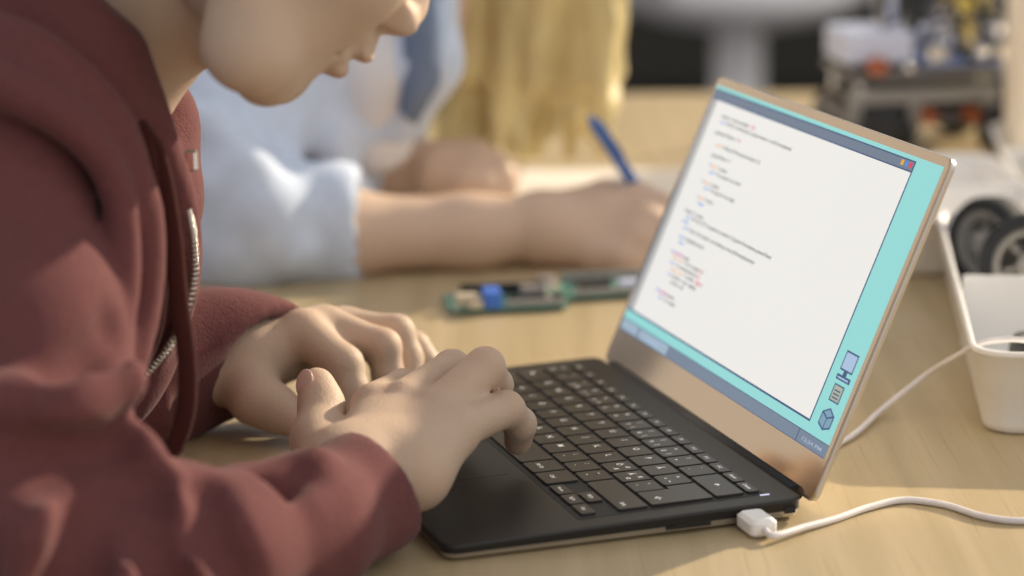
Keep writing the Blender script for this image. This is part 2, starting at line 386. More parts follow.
# ------------------------------------------------------------------ laptop (mm, own frame)
lp = thing('laptop', 'open slim black laptop with code window on its lit screen', 'laptop', (0, 0, TZ), math.atan2(-0.9463, 0.3233))
mm = Matrix.Scale(0.001, 4) @ Matrix.Translation((0, -100, 0))
pts = lambda i, r: rrect(-152 + i, 0 + i, 152 - i, 199 - i, max(r - i, 1), 8)
def zt(y): return 9.0 + 3.0 * y / 199.0
b = MB()
b.loft([[(x, y, z0) for x, y in pts(4, 9)] and [(x, y, 1.2 + 0.4 * (z0 - 1)) for x, y in pts(i, 9)] for i, z0 in ((6, 1), (2, 3))] + [[(x, y, zt(y) * .45 + .5) for x, y in pts(.3, 9)]])
b.build('underside_shell', 'alu', lp, mm)
b = MB()
b.loft([[(x, y, zt(y) * .45 + .5) for x, y in pts(.6, 9)], [(x, y, zt(y) - 1.2) for x, y in pts(.2, 9)], [(x, y, zt(y) - .3) for x, y in pts(.9, 9)], [(x, y, zt(y)) for x, y in pts(2.2, 9)]])
b.build('palm_rest_deck', 'deck', lp, mm)
for fx in (-120, 120):
    for fy in (20, 175): MB().box((fx - 10, fy - 3, 0), (fx + 10, fy + 3, 1.6)).build('rubber_foot', 'dark', lp, mm)
b = MB().loft([[(x, y, zt(y) - .1 + dz) for x, y in rrect(-138.5, 76.5, 138.5, 181.5, 2.5, 4)] for dz in (-1, .25)])
b.build('keyboard_well', 'well', lp, mm)
b = MB().loft([[(x, y, zt(y) + dz) for x, y in rrect(-53, 9, 53, 70, 2, 4)] for dz in (-.5, .08)])
b.loft([[(x, y, zt(y) + dz) for x, y in rrect(-.2, 9, .2, 24, .1, 1)] for dz in (0, .1)], 1)
b.build('touchpad', ['deck', 'well'], lp, mm)
# keys
_tc = {}
def text_mesh(txt):
    if txt not in _tc:
        cu = bpy.data.curves.new('t', 'FONT'); cu.body = txt; cu.size = 1.0; cu.resolution_u = 2; cu.offset = 0.022
        o = bpy.data.objects.new('t', cu); COL.objects.link(o); dg = bpy.context.evaluated_depsgraph_get(); dg.update()
        me = bpy.data.meshes.new_from_object(o.evaluated_get(dg)); v = [tuple(x.co) for x in me.vertices]; f = [tuple(p.vertices) for p in me.polygons]
        bpy.data.objects.remove(o); bpy.data.curves.remove(cu); bpy.data.meshes.remove(me)
        _tc[txt] = (v, f)
    return _tc[txt]
U = 272.0 / 15
def key(u, w, y0, y1, legends):
    x0 = -136 + u * U + .9; x1 = -136 + (u + w) * U - .9; y0 += .9; y1 -= .9; zb = zt((y0 + y1) / 2)
    k = MB(); r = 1.4
    k.loft([[(x, y, zb - .4) for x, y in rrect(x0, y0, x1, y1, r, 3)], [(x, y, zb + 1.15) for x, y in rrect(x0, y0, x1, y1, r, 3)], [(x, y, zb + 1.4) for x, y in rrect(x0 + .3, y0 + .3, x1 - .3, y1 - .3, r, 3)]])
    for txt, fx, fy, sz in legends:
        v, f = text_mesh(txt)
        if not v: continue
        mx = min(p[0] for p in v); Mx = max(p[0] for p in v); s = sz; cxx = x0 + (x1 - x0) * fx; cyy = y0 + (y1 - y0) * fy
        my = (min(p[1] for p in v) + max(p[1] for p in v)) / 2
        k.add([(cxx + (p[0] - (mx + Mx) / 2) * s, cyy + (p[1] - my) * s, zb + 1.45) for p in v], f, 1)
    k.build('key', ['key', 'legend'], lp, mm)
RY = [172.5, 154.6, 136.3, 118, 99.7, 79.0]; RT = [181.0, 172.3, 154.4, 136.1, 117.8, 99.5]
small = lambda t: [(t, .5, .5, 3.2)]
for i, t in enumerate(['Esc', 'F1', 'F2', 'F3', 'F4', 'F5', 'F6', 'F7', 'F8', 'F9', 'F10', 'F11', 'F12', 'Insert', 'Delete']): key(i, 1, RY[0], RT[0], small(t))
top = [('§', '½'), ('1', '!'), ('2', '"'), ('3', '#'), ('4', '¤'), ('5', '%'), ('6', '&'), ('7', '/'), ('8', '('), ('9', ')'), ('0', '='), ('+', '?'), ('´', '`')]
for i, (l, u) in enumerate(top): key(i, 1, RY[1], RT[1], [(l, .32, .28, 4.2), (u, .32, .74, 4.0)] + ([('@£$  {[]}'[i - 2], .74, .3, 3.6)] if 2 <= i <= 10 and i not in (5, 6) else []))
key(13, 2, RY[1], RT[1], [('←', .5, .5, 5.0), ('-', .5, .5, 8.0)])
key(0, 1.5, RY[2], RT[2], [('Tab', .35, .5, 3.6)])
for i, c in enumerate('QWERTYUIOPÅ'): key(1.5 + i, 1, RY[2], RT[2], [(c, .34, .6, 5.2)])
key(12.5, 1, RY[2], RT[2], [('^', .35, .75, 4.5), ('~', .7, .3, 4.5), ('"', .35, .3, 4.5)])
key(0, 1.75, RY[3], RT[3], [('Caps Lock', .45, .5, 3.2)])
for i, c in enumerate('ASDFGHJKL'): key(1.75 + i, 1, RY[3], RT[3], [(c, .34, .6, 5.2)])
key(10.75, 1, RY[3], RT[3], [('Ö', .3, .6, 5), ('Ø', .7, .72, 3.6), ('Æ', .7, .3, 3.6)])
key(11.75, 1, RY[3], RT[3], [('Ä', .3, .6, 5), ('Æ', .7, .72, 3.6), ('Ø', .7, .3, 3.6)])
key(12.75, 1, RY[3], RT[3], [("'", .35, .3, 4.5), ('*', .35, .7, 4.5)])
k = MB(); zb = zt(136); ex = [-136 + 13.5 * U + .9, -136 + 13.75 * U + .9, 135.1]
ep = [(ex[1], RY[3] + .9), (ex[2], RY[3] + .9), (ex[2], RT[2] - .9), (ex[0], RT[2] - .9), (ex[0], RY[2] + .9), (ex[1], RY[2] + .9)]
k.loft([[(x, y, zb + dz) for x, y in ep] for dz in (-.4, 1.4)])
for txt in ('←', '-'):
    v, f = text_mesh(txt); my = sum(p[1] for p in v) / max(1, len(v)); k.add([(124 + p[0] * 6, 126 + (p[1] - my) * 6, zb + 1.45) for p in v], f, 1)
k.build('key', ['key', 'legend'], lp, mm)
key(0, 1.25, RY[4], RT[4], [('Shift', .5, .5, 3.4)])
for i, c in enumerate('<ZXCVBNM'): key(1.25 + i, 1, RY[4], RT[4], [(c, .34, .6, 5.2)])
for i, (c, u) in enumerate(((',', ';'), ('.', ':'), ('-', '_'))): key(9.25 + i, 1, RY[4], RT[4], [(c, .35, .3, 5.5), (u, .35, .72, 5)])
key(12.25, 2.75, RY[4], RT[4], [('Shift', .85, .3, 3.2)])
u = 0
for w, t in ((1.25, 'Ctrl'), (1, 'Fn'), (1, '⊞'), (1.25, 'Alt'), (5.25, ''), (1.1, 'Alt Gr'), (1.15, 'Ctrl')):
    key(u, w, RY[5], RT[5], [(t, .45, .4, 3.4)] if t else []); u += w
ym = (RY[5] + RT[5]) / 2
key(12.1, .95, RY[5], ym, [('Home', .5, .5, 2.8)]); key(13.05, .95, ym, RT[5], [('PgUp', .5, .5, 2.8)]); key(13.05, .95, RY[5], ym, [('PgDn', .5, .5, 2.8)]); key(14.0, .95, RY[5], ym, [('End', .5, .5, 2.8)])
# right side ports, led
MB().box((151.2, 161, 3.4), (152.15, 171, 7.0)).build('charging_port', 'well', lp, mm)
MB().box((151.2, 187, 4.6), (152.1, 193, 8.0)).build('lock_slot', 'well', lp, mm)
MB().box((151.2, 120, 3.6), (152.1, 145, 5.4)).build('card_slot', 'well', lp, mm)
MB().box((138.4, 178.6, zt(181)), (140.0, 184.0, zt(181) + .12)).build('power_light', 'led', lp, mm)
# lid
ANG = 1.16078; HY, HZ, CH = 203.18, 11.52, 20.54
lidM = mm @ Matrix(((1, 0, 0, 0), (0, math.cos(ANG), -math.sin(ANG), HY), (0, math.sin(ANG), math.cos(ANG), HZ), (0, 0, 0, 1)))   # (u, v, towards user)
LH = 191.6
lo_ = lambda i: rrect(-152 + i, -3 + i, 152 - i, LH - i, 6 - min(i, 4), 6)
MB().loft([[(x, y, -4.6) for x, y in lo_(2)], [(x, y, -4.0) for x, y in lo_(.6)], [(x, y, -1.6) for x, y in lo_(0)], [(x, y, -.9) for x, y in lo_(.25)]]).build('lid_shell', 'alu', lp, lidM)
MB().loft([[(x, y, -.9) for x, y in lo_(.5)], [(x, y, -.15) for x, y in lo_(.8)], [(x, y, 0) for x, y in lo_(1.2)]]).build('bezel', 'glass_refl', lp, lidM)
MB().tube([(-134, HY - 1.5, 8.6), (134, HY - 1.5, 8.6)], 4.6, 16).build('hinge', 'dark', lp, mm)
def srect(u0, v0, u1, v1, w, mi=0, m=None): (m or sb).loft([[(x - 147, y + CH, z) for x, y in ((u0, v0), (u1, v0), (u1, v1), (u0, v1))] for z in (w - .03, w)], mi)
sb = MB(); srect(0, 0, 294, 165.3, .05)
scr = sb.build('screen', 'sAqua', lp, lidM)
def sp(name, rects, mats):
    global sb
    sb = MB()
    for r in rects: srect(*r)
    return sb.build(name, mats, scr, lidM)
sp('code_window', [(0, 13.2, 265.6, 163, .09, 0), (1.4, 157.2, 264.4, 162.2, .13, 1), (1.2, 14.4, 8.6, 156.4, .13, 2), (8.6, 14.4, 264.4, 156.4, .13, 3)], ['sLine', 'sTitle', 'sGut', 'sWhite'])
sp('window_button', [(250.6, 158.6, 253.6, 161.6, .17, 0)], ['sOr']); sp('window_button', [(255.3, 158.6, 258.3, 161.6, .17, 0)], ['sBlue']); sp('window_button', [(260, 158.6, 263, 161.6, .17, 0)], ['sRed'])
sp('taskbar', [(0, 0, 294, 7.6, .09, 0), (0, .4, 294, 7.2, .12, 1), (1, .8, 26.5, 6.9, .16, 2), (29.6, .8, 74.8, 6.9, .16, 2), (258.6, .2, 259.4, 7.2, .16, 0)], ['sLine', 'sTask', 'sBtn'])
def sicon(name, polys, mats):
    m = MB()
    for P, w, mi in polys: m.loft([[(x - 147, y + CH, z) for x, y in P] for z in (w - .03, w)], mi)
    return m.build(name, mats, scr, lidM)
R4 = lambda a, b, c, d: [(a, b), (c, b), (c, d), (a, d)]
sicon('computer_icon', [(R4(274, 46, 288, 57), .09, 0), (R4(275, 47, 287, 56), .13, 1), (R4(279, 43.6, 283, 46), .09, 0), (R4(273.5, 40.6, 289, 43.6), .09, 0), (R4(275, 41.5, 287, 42.4), .13, 1)], ['sLine', 'sPale'])
sicon('document_icon', [(R4(275, 28.6, 286.5, 38.4), .09, 0), (R4(276, 29.4, 285.5, 37.6), .13, 1)] + [(R4(277.2, 30.6 + k * 2, 284, 31.4 + k * 2), .17, 0) for k in range(3)], ['sLine', 'sKh'])
sicon('box_icon', [([(274, 15), (281, 12.6), (288, 15), (288, 22), (281, 25.4), (274, 22)], .09, 0), ([(275, 15.8), (280.6, 13.8), (280.6, 19.2), (275, 21.2)], .13, 1), ([(281.4, 13.8), (287, 15.8), (287, 21.2), (281.4, 19.2)], .13, 1), ([(276, 22), (281, 20), (286, 22), (281, 24.4)], .13, 1)], ['sLine', 'sCube'])
def text_line(name, u0, u1, v, size, segs):
    m = MB(); x = 0.0; parts = []
    for txt, mi in segs:
        vv, ff = text_mesh(txt.strip()); lead = len(txt) - len(txt.lstrip()); x += lead * .26
        if vv: parts.append((x, vv, ff, mi)); x += max(p[0] for p in vv) + .08
        x += (len(txt) - len(txt.rstrip())) * .26
    k = (u1 - u0) / x
    for x0, vv, ff, mi in parts: m.add([(u0 + (x0 + p[0]) * k - 147, v + p[1] * size + CH, .18) for p in vv], ff, mi)
    return m.build(name, ['sText', 'sBlue', 'sOr', 'sRed', 'sMag'], scr, lidM)
CODE = [(23, 73, 148.5, [('number = random.randint(', 0), ('1, 20', 3), (')', 0)]),
 (24.5, 127, 144.9, [('print', 1), (" 'Well, {0}, I am thinking of a number between 1 and 20.'.format(name)", 0)]),
 (23.6, 60.6, 138, [('guessesTaken =', 0), (' 0', 3)]),
 (31.4, 96, 130.8, [('guess', 2), (" = int(input('Take a guess and type it: '))", 0)]),
 (30.3, 59.5, 124.2, [('guessesTaken +=', 0), (' 1', 3)]),
 (32.6, 60, 117.8, [('if ', 1), ('guess', 2), (' < number:', 0)]),
 (36.4, 84.4, 114, [('print', 1), (" 'Your guess is too low.'", 0)]),
 (31.5, 57.8, 106.8, [('if ', 1), ('guess', 2), (' > number:', 0)]),
 (37, 84.5, 103.6, [('print', 1), (" 'Your guess is too high.'", 0)]),
 (33.9, 58.4, 96.9, [('if ', 1), ('guess', 2), (' == number:', 0)]),
 (37.1, 47, 93.3, [('break', 1)]),
 (25, 53.3, 86.2, [('if guess == number:', 0)]),
 (29.8, 154.7, 83.0, [('print', 1), (" 'Good job, {0}! You guessed my number in {1} guesses!'.format(name, guessesTaken)", 0)]),
 (26.9, 37.2, 79.6, [('else:', 1)]),
 (31.5, 137.5, 75.9, [('print', 1), (" 'Nope. The number I was thinking of was {0}'.format(number)", 0)]),
 (30.7, 69.1, 70, [('import', 1), (' playAgainFunction()', 0)]),
 (33, 41, 66.6, [('done', 1)]),
 (27.8, 57, 59.4, [('def ', 1), ('addNumbers', 4), ('(list):', 0)]),
 (32.9, 81, 56.6, [('num', 2), (', ', 0), ('out', 2), (' = sort, range(', 0), ('10', 3), (')', 0)]),
 (33.4, 78.5, 52.9, [('for', 1), (' i in numbers(list):', 0), ('[1]', 3)]),
 (36.6, 86.3, 49.5, [('num', 2), (', ', 0), ('out', 2), (' = add(i, ', 0), ('right', 3), (')', 0)]),
 (36, 80.1, 45.8, [('if ', 1), ('in [num, out, right]:', 0)]),
 (44, 64, 42.2, [('print out', 0)]),
 (28, 57.6, 33.9, [('def ', 1), ('playAgain', 4), ('(name):', 0)]),
 (36, 62.5, 30.4, [('for', 1), (' i in reply:', 0)])]
for u0, u1, v, segs in CODE: text_line('code_line', u0, u1, v - 1.2, 3.0, segs)
text_line('clock_text', 264, 289, 2.4, 3.0, [('12:24 PM', 0)]).data.materials[0] = MT['sBtn']
text_line('button_text', 40, 62, 2.6, 3.0, [('python', 0)]).data.materials[0] = MT['sPale']
# ------------------------------------------------------------------ white cables
def LW(x, y, z): 
    c, s = 0.3233, -0.9463
    x, y = x / 1000, (y - 100) / 1000
    return np.array([c * x - s * y, s * x + c * y, TZ + z / 1000])
cb = thing('charging_cable', "white cable plugged into the laptop's near side edge", 'cable', tuple(LW(157, 166, 0)))
m = WM()
o = LW(152, 166, 5.6)
q = Matrix(((0.3233, 0.9463, 0, o[0]), (-0.9463, 0.3233, 0, o[1]), (0, 0, 1, o[2]), (0, 0, 0, 1))) @ Matrix.Scale(.001, 4)
m.box((-3, -4.2, -1.4), (3, 4.2, 1.4), bev=.6, M=q)
m.box((.4, -7.6, -4.9), (21, 7.6, 4.6), bev=2.0, M=q)
m.build('plug', 'white', cb)
m = WM(); e0 = LW(172.5, 166, 5)
cp = [e0, LW(180, 168, 4), atz(805, 527, .003), atz(835, 519, .002), atz(870, 507, .002), atz(905, 500, .002), atz(945, 505, .002), atz(985, 517, .002), atz(1030, 521, .002), atz(1120, 515, .002), atz(1250, 480, .002)]
m.tube(spline(cp, 10), .0019, 10).build('cord', 'cable', cb)
cb2 = WM(); cp = [atz(770, 470, .002), atz(812, 458, .002), atz(840, 443, .002), atz(858, 431, .003), atz(880, 411, .004), atz(905, 391, .012), atz(930, 372, .022), atz(955, 357, .038)] + [at(978, 344, 1.462), at(1003, 339.5, 1.462), at(1030, 341, 1.46), at(1080, 352, 1.46), at(1140, 362, 1.46)]
o2 = cb2.tube(spline(cp, 10), .0017, 10).build('white_cable', 'cable', None, loc=tuple(cp[2])); tag(o2, 'white cable rising from behind the laptop lid over the tray rim', 'cable')
# ------------------------------------------------------------------ figures
def rotm(F_, U_):
    F_ = np.array(F_, float); F_ /= np.linalg.norm(F_); U_ = np.array(U_, float); U_ -= F_ * (U_ @ F_); U_ /= np.linalg.norm(U_)
    return np.stack([np.cross(F_, U_), F_, U_])        # rows: local right, forward, up in world
def head(B, O, R, s):
    """head in mm about the ear canal: x right, y forward, z up"""
    w = lambda x, y, z: O + R.T @ (np.array([x, y, z]) * s / 1000); k = s / 1000
    E = lambda c, r, kk=8, op=0: B.ell(w(*c), np.array(r) * k, R, kk * k, op)
    C = lambda a, b_, r1, r2, kk=8, op=0: B.cone(w(*a), w(*b_), r1 * k, r2 * k, kk * k, op)
    E((0, -8, 48), (73, 92, 76), 10); E((0, 18, 10), (60, 70, 62), 25); E((0, 40, -14), (50, 52, 58), 20)
    for sx in (-1, 1):
        C((sx * 52, 14, -30), (sx * 47, 42, -67), 14, 15, 18); C((sx * 47, 42, -67), (sx * 19, 61, -71), 15, 15.5, 16)   # jaw
        E((sx * 34, 58, -12), (27, 26, 28), 18)                               # cheek
        E((sx * 26, 52, -44), (22, 20, 26), 16)
        E((sx * 33, 82, 22), (17, 10, 11), 8, 1); B.ell(w(sx * 32, 72, 22), np.array((14, 13, 13)) * k, R, .003)
        C((sx * 18, 90, 38), (sx * 46, 78, 38), 7, 5, 10)
        E((sx * 11.5, 96, -19.5), (7.5, 9.5, 7.5), 4)                         # nostril wing
        E((sx * 6.5, 101, -27), (3.4, 5.5, 3.0), 2, 1); E((sx * 20, 91, -20), (3, 5, 7), 4, 1)
        E((sx * 73, -6, 2), (6, 16, 27), 6); E((sx * 79, -1, 6), (4.5, 9, 15), 3, 1); E((sx * 77, -7, -20), (4, 8, 8), 5); E((sx * 80, 1, 8), (2.5, 4, 8), 2)
    E((0, 63, -69), (20, 14.5, 13.5), 10); E((0, 70.5, -71.5), (12, 11.5, 11), 6)       # chin
    E((0, 69, -46), (22, 15, 26), 12)
    C((0, 88, 22), (0, 99, -10), 6, 7.2, 9); E((0, 100, -15.5), (8.2, 7.2, 8.2), 5)   # nose
    C((0, 94, -27), (0, 101, -23), 3.5, 4, 4)
    E((0, 89, -35.5), (13, 8.5, 7), 4); E((0, 93.2, -41), (13.5, 6.6, 4.4), 2.5)      # upper lip
    E((0, 87, -52.8), (13, 7.2, 5.6), 2.5)
    E((0, 84, -47), (17, 6.5, 8), 3); C((-22, 81, -47.5), (22, 81, -47.5), 1.0, 1.0, 2, 1); C((-15, 92, -47.3), (15, 92, -47.3), 1.0, 1.0, 1.5, 1)
    C((-9, 90.5, -64), (9, 90.5, -64), 5.5, 5.5, 4, 1)
    return w
def finger(B, pts, k=.006): B.chain(pts, k)
# ---- the boy
boy = thing('person', 'person in maroon zip hoodie leaning over and typing on the laptop', 'person', (-0.36, -0.15, 0))
B = Body()
Fw = np.array([.9455, .314, 0]); pit = math.radians(38); yaw = math.radians(-4)
Fh = np.array([math.cos(yaw) * .9489 - math.sin(yaw) * .3156, math.sin(yaw) * .9489 + math.cos(yaw) * .3156, 0]); Z = np.array([0, 0, 1.0])
RH = rotm(Fh * math.cos(pit) - Z * math.sin(pit), Fh * math.sin(pit) + Z * math.cos(pit)); HS = 1.14
# put the chin where the picture has it
cl = RH.T @ (np.array([0, 74, -83]) * HS / 1000); OH = at(268, 104, 1.235) - cl
w_ = head(B, OH, RH, HS)
B.cone(at(155, -30, 1.27), at(60, 38, 1.29), .053, .056, .008)
B.cone(at(60, 38, 1.29), at(-30, 330, 1.36), .06, .075, .03)
# near (right) arm and hand
B.chain([(-20, 120, 1.215, 45), (25, 500, 1.15, 38), (200, 562, 1.16, 30), (300, 532, 1.215, 26), (350, 492, 1.256, 24)], .02)
def palm(wr, mcps, r0, r1, k=.010):
    for mpt in mcps: B.cone(at(*wr), at(*mpt[:3]), r0, r1, k)
wr = (352, 478, 1.262)
palm(wr, [(452, 432, 1.300), (435, 413, 1.311), (405, 405, 1.322), (375, 409, 1.325)], .020, .0112, .008)
B.cone(at(345, 470, 1.268), at(412, 470, 1.275), .022, .019, .012)
B.cone(at(412, 470, 1.275), at(452, 432, 1.302), .019, .0125, .012)
finger(B, [(452, 431, 1.300, 11.5), (506, 409, 1.335, 9.6), (520, 424, 1.350, 8.6), (518, 441, 1.362, 7.8)], .004)
finger(B, [(436, 411, 1.311, 12), (485, 367, 1.335, 10.4), (496, 385, 1.360, 9.0), (489, 404, 1.378, 8.2)], .004)
finger(B, [(405, 402, 1.322, 12), (452, 368, 1.364, 9.8), (462, 392, 1.395, 9.0), (458, 412, 1.405, 8.2)], .004)
finger(B, [(374, 406, 1.325, 12.5), (402, 387, 1.372, 9.6), (424, 402, 1.398, 8.6), (427, 418, 1.408, 7.8)], .004)
finger(B, [(335, 474, 1.27, 18), (318, 440, 1.315, 13.5), (321, 404, 1.334, 10.8), (317, 385, 1.340, 9.6)], .008)
# far (left) arm and hand
B.chain([(100, 160, 1.47, 40), (70, 400, 1.43, 32), (150, 374, 1.455, 25), (200, 362, 1.474, 22), (240, 357, 1.476, 22)], .02)
wr = (245, 355, 1.476)
palm(wr, [(304, 334, 1.476), (325, 329, 1.492), (345, 330, 1.515), (362, 337, 1.533)], .021, .0125)
finger(B, [(304, 333, 1.476, 13.5), (344, 365, 1.455, 10.8), (352, 392, 1.452, 9.4), (347, 408, 1.450, 8.4)])
finger(B, [(324, 327, 1.490, 13), (383, 347, 1.475, 10.2), (388, 375, 1.476, 8.8), (385, 393, 1.476, 8)])
finger(B, [(344, 328, 1.515, 12.5), (397, 332, 1.505, 9.8), (408, 358, 1.505, 8.6), (409, 380, 1.500, 7.8)])
finger(B, [(362, 336, 1.533, 11.5), (414, 347, 1.530, 9), (427, 364, 1.530, 7.8), (431, 380, 1.528, 7)])
finger(B, [(236, 372, 1.470, 20), (256, 398, 1.452, 14.5), (278, 410, 1.448, 11.6), (292, 419, 1.447, 9.8)], .009)
V, F = B.mesh(.0018, 2)
T_ = np.ones((len(V), 3))
lip = np.maximum(region(V, w_(0, 93, -52.6), np.array([.017, .011, .0068]), .3), region(V, w_(0, 97, -44), np.array([.014, .010, .0045]), .4) * .55)
T_ = T_ * (1 - lip) + lip * np.array([1.02, .58, .60])
for c, r in (((309, 381, 1.331), .0085), ((296, 420, 1.439), .009)):
    g = region(V, at(*c), np.array([r] * 3) * .75, .15) * .8; T_ = T_ * (1 - g) + g * np.array([1.08, .96, .98])
for c in ((507, 409, 1.335), (484, 366, 1.338), (519, 441, 1.362), (374, 400, 1.325), (320, 402, 1.334), (304, 330, 1.476), (383, 347, 1.475)):
    g = region(V, at(*c), np.array([.011] * 3), .6) * .35; T_ = T_ * (1 - g) + g * np.array([1.02, .84, .80])
body_obj('body', V, F, 'skin', boy, T_)
def nail(c, up, nrm, r, parent):
    nrm = np.array(nrm, float) / np.linalg.norm(nrm); up = np.array(up, float); up -= nrm * (up @ nrm); up /= np.linalg.norm(up)
    b_ = Body(); b_.ell(c, (r[0], r[1], .0016), np.stack([np.cross(up, nrm), up, nrm]), .001); V, F = b_.mesh(.0006, 1); body_obj('fingernail', V, F, 'nail', parent)
tip = at(317, 385, 1.340); nn = np.array([-.62, -.72, .30]); nail(tip + nn * .0097, (0.02, .0, 1), nn, (.0062, .0080), boy)
def eyes(w, parent, s):
    for sx in (-1, 1):
        m = WM(); m.sphere(tuple(w(sx * 32, 76, 22)), .0115 * s); m.build('eye', 'eye', parent)
eyes(w_, boy, HS)
Hb = Body(); Hb.ell(w_(0, -14, 58), np.array((80, 96, 80)) * HS / 1000, RH, .01); Hb.cone(w_(-60, -50, 10), w_(60, -50, 10), .03, .03, .03); Hb.cut(w_(0, 50, 40), RH.T @ np.array([0, .8, -.6]))
V, F = Hb.mesh(.005, 1, folds(.002, 160, 3)); body_obj('hair', V, F, 'brown', boy)
# hoodie
B = Body()
B.chain([(-10, 60, 1.30, 82), (5, 230, 1.345, 88), (-70, 400, 1.37, 90), (-150, 640, 1.42, 108), (-190, 900, 1.45, 118)], .04)      # trunk
B.chain([(-25, 150, 1.215, 60), (10, 340, 1.175, 52), (30, 485, 1.150, 50)], .02)                             # near sleeve
B.chain([(35, 500, 1.140, 50), (120, 560, 1.14, 42), (200, 560, 1.15, 37), (300, 530, 1.205, 33.5), (362, 496, 1.254, 28.5), (420, 470, 1.29, 27)], .016)
B.chain([(-40, 150, 1.215, 60), (-10, 110, 1.30, 60)], .03)
B.chain([(100, 155, 1.46, 45), (55, 400, 1.43, 46), (150, 374, 1.455, 39), (215, 356, 1.472, 33.5), (250, 357, 1.476, 31), (300, 362, 1.476, 30)], .025)   # far sleeve
B.chain([(150, 170, 1.30, 11), (167, 230, 1.305, 11), (166, 285, 1.31, 11), (138, 360, 1.31, 14), (95, 410, 1.31, 16)], .015, 0, 4)       # front edge
# hood roll and drape
B.chain([(40, -60, 1.20, 22), (86, 0, 1.205, 16), (113, 54, 1.214, 14), (138, 104, 1.226, 12), (166, 166, 1.243, 9.5), (182, 216, 1.255, 8), (185, 262, 1.268, 7), (178, 310, 1.285, 7), (140, 372, 1.30, 8)], .004, 0, 5)
B.chain([(-60, -40, 1.22, 50), (20, 0, 1.21, 36), (70, 50, 1.205, 24), (100, 100, 1.205, 16)], .02)
B.chain([(-40, 40, 1.165, 16), (22, 52, 1.160, 14), (72, 84, 1.168, 12), (112, 128, 1.180, 10), (132, 176, 1.192, 9), (144, 226, 1.200, 9), (142, 300, 1.205, 9), (126, 360, 1.20, 10), (105, 400, 1.20, 12)], .004, 0, 5)
B.chain([(-40, 78, 1.150, 12), (0, 84, 1.145, 11), (55, 110, 1.152, 10), (98, 153, 1.166, 8), (118, 200, 1.178, 7.5), (123, 262, 1.182, 7.5), (119, 320, 1.18, 7), (108, 375, 1.175, 8)], .004, 0, 5)
B.chain([(152, 92, 1.40, 12), (166, 122, 1.385, 11), (168, 160, 1.37, 10), (170, 210, 1.35, 14)], .015, 0, 4)
# creases round the elbow
for a_, r in (([(60, 425, 1.105), (128, 452, 1.135)], 13), ([(-20, 400, 1.1), (70, 395, 1.112), (122, 378, 1.13)], 12), ([(128, 470, 1.13), (105, 520, 1.12), (85, 590, 1.12)], 12), ([(176, 492, 1.16), (170, 540, 1.15), (185, 600, 1.15)], 12), ([(232, 490, 1.19), (250, 540, 1.182), (300, 600, 1.2)], 10), ([(66, 490, 1.099), (40, 540, 1.094), (20, 620, 1.09)], 10), ([(141, 500, 1.118), (121, 545, 1.102), (120, 610, 1.10)], 9), ([(184, 494, 1.125), (186, 545, 1.110), (204, 610, 1.112)], 8), ([(264, 488, 1.165), (238, 530, 1.146), (236, 590, 1.14)], 7), ([(318, 462, 1.20), (300, 510, 1.176), (310, 570, 1.18)], 5)):
    B.chain([(*p, r) for p in a_], .014)
for pv, rv, kv in (([(-20, 478, 1.083), (60, 463, 1.100), (116, 449, 1.124)], 10, .016), ([(126, 490, 1.112), (96, 528, 1.096), (70, 580, 1.09)], 11, .015), ([(149, 488, 1.118), (152, 530, 1.104), (168, 580, 1.104)], 9, .013), ([(206, 490, 1.128), (214, 535, 1.114), (240, 580, 1.118)], 8, .012), ([(114, 332, 1.150), (96, 362, 1.132), (60, 380, 1.112)], 6, .018), ([(300, 466, 1.178), (262, 500, 1.168), (250, 560, 1.165)], 7, .014)):
    B.chain([(*p, rv) for p in pv], kv, 1)
# neck opening and cuffs are cut away
B.cone(at(170, -40, 1.27), at(75, 27, 1.287), .0545, .0565, .004, 1)
B.cone(w_(0, 0, -10), w_(0, 30, 10), .09, .09, .006, 1)
def cuffcut(p, n, inner, rr):
    n = np.array(n) / np.linalg.norm(n); p = np.array(p)
    B.halfball(p, n, rr); B.cone(p - n * .03, p + n * .05, inner, inner, .003, 1)
cuffcut(at(382, 488, 1.265), (.68, .60, .36), .0245, .07)
cuffcut(at(254, 362, 1.470), (.74, -.52, -.40), .0275, .07)
V, F = B.mesh(.0030, 2, folds(.0005, 38, 5))
hood = body_obj('hoodie', V, F, 'hoodie', boy)
# zipper, drawstring
zp = spline([at(188, 210, 1.247), at(193, 240, 1.254), at(193, 282, 1.266), at(180, 328, 1.275), at(156, 362, 1.284), at(130, 392, 1.288)], 9)
m = WM()
for i, p in enumerate(zp):
    if i + 1 < len(zp):
        d = Vector(zp[i + 1] - p).normalized(); m.cyl(Vector(p) - d * .0005, Vector(p) + d * .0009, .0023, 8)
m.build('zipper_teeth', 'tooth', hood)
m = WM(); m.tube([Vector(p) + Vector((-.004, .003, 0)) for p in zp], .005, 8, flat=.4); m.build('zipper_tape', 'cord', hood)
m = WM(); m.box((0, 0, 0), (.007, .004, .011), bev=.0012, M=Matrix.Translation(Vector(at(184, 172, 1.262)))); m.build('zipper_pull', 'silver', hood)
ds = spline([at(135, 122, 1.212), at(158, 160, 1.222), at(172, 230, 1.226), at(179, 300, 1.226), at(187, 360, 1.226), at(186, 410, 1.226), at(172, 450, 1.226), at(148, 481, 1.224), at(128, 492, 1.20)], 10)
m = WM(); m.tube(ds, .0048, 12, flat=.55, up=(0, -1, 0)); m.build('drawstring', 'cord', hood)
ds = spline([at(137, 124, 1.213), at(150, 180, 1.222), at(158, 260, 1.232), at(152, 330, 1.25), at(130, 380, 1.27), at(112, 410, 1.28)], 10)
m = WM(); m.tube(ds, .0052, 12, flat=.5, up=(0, -1, 0)); m.build('drawstring', 'cord', hood)
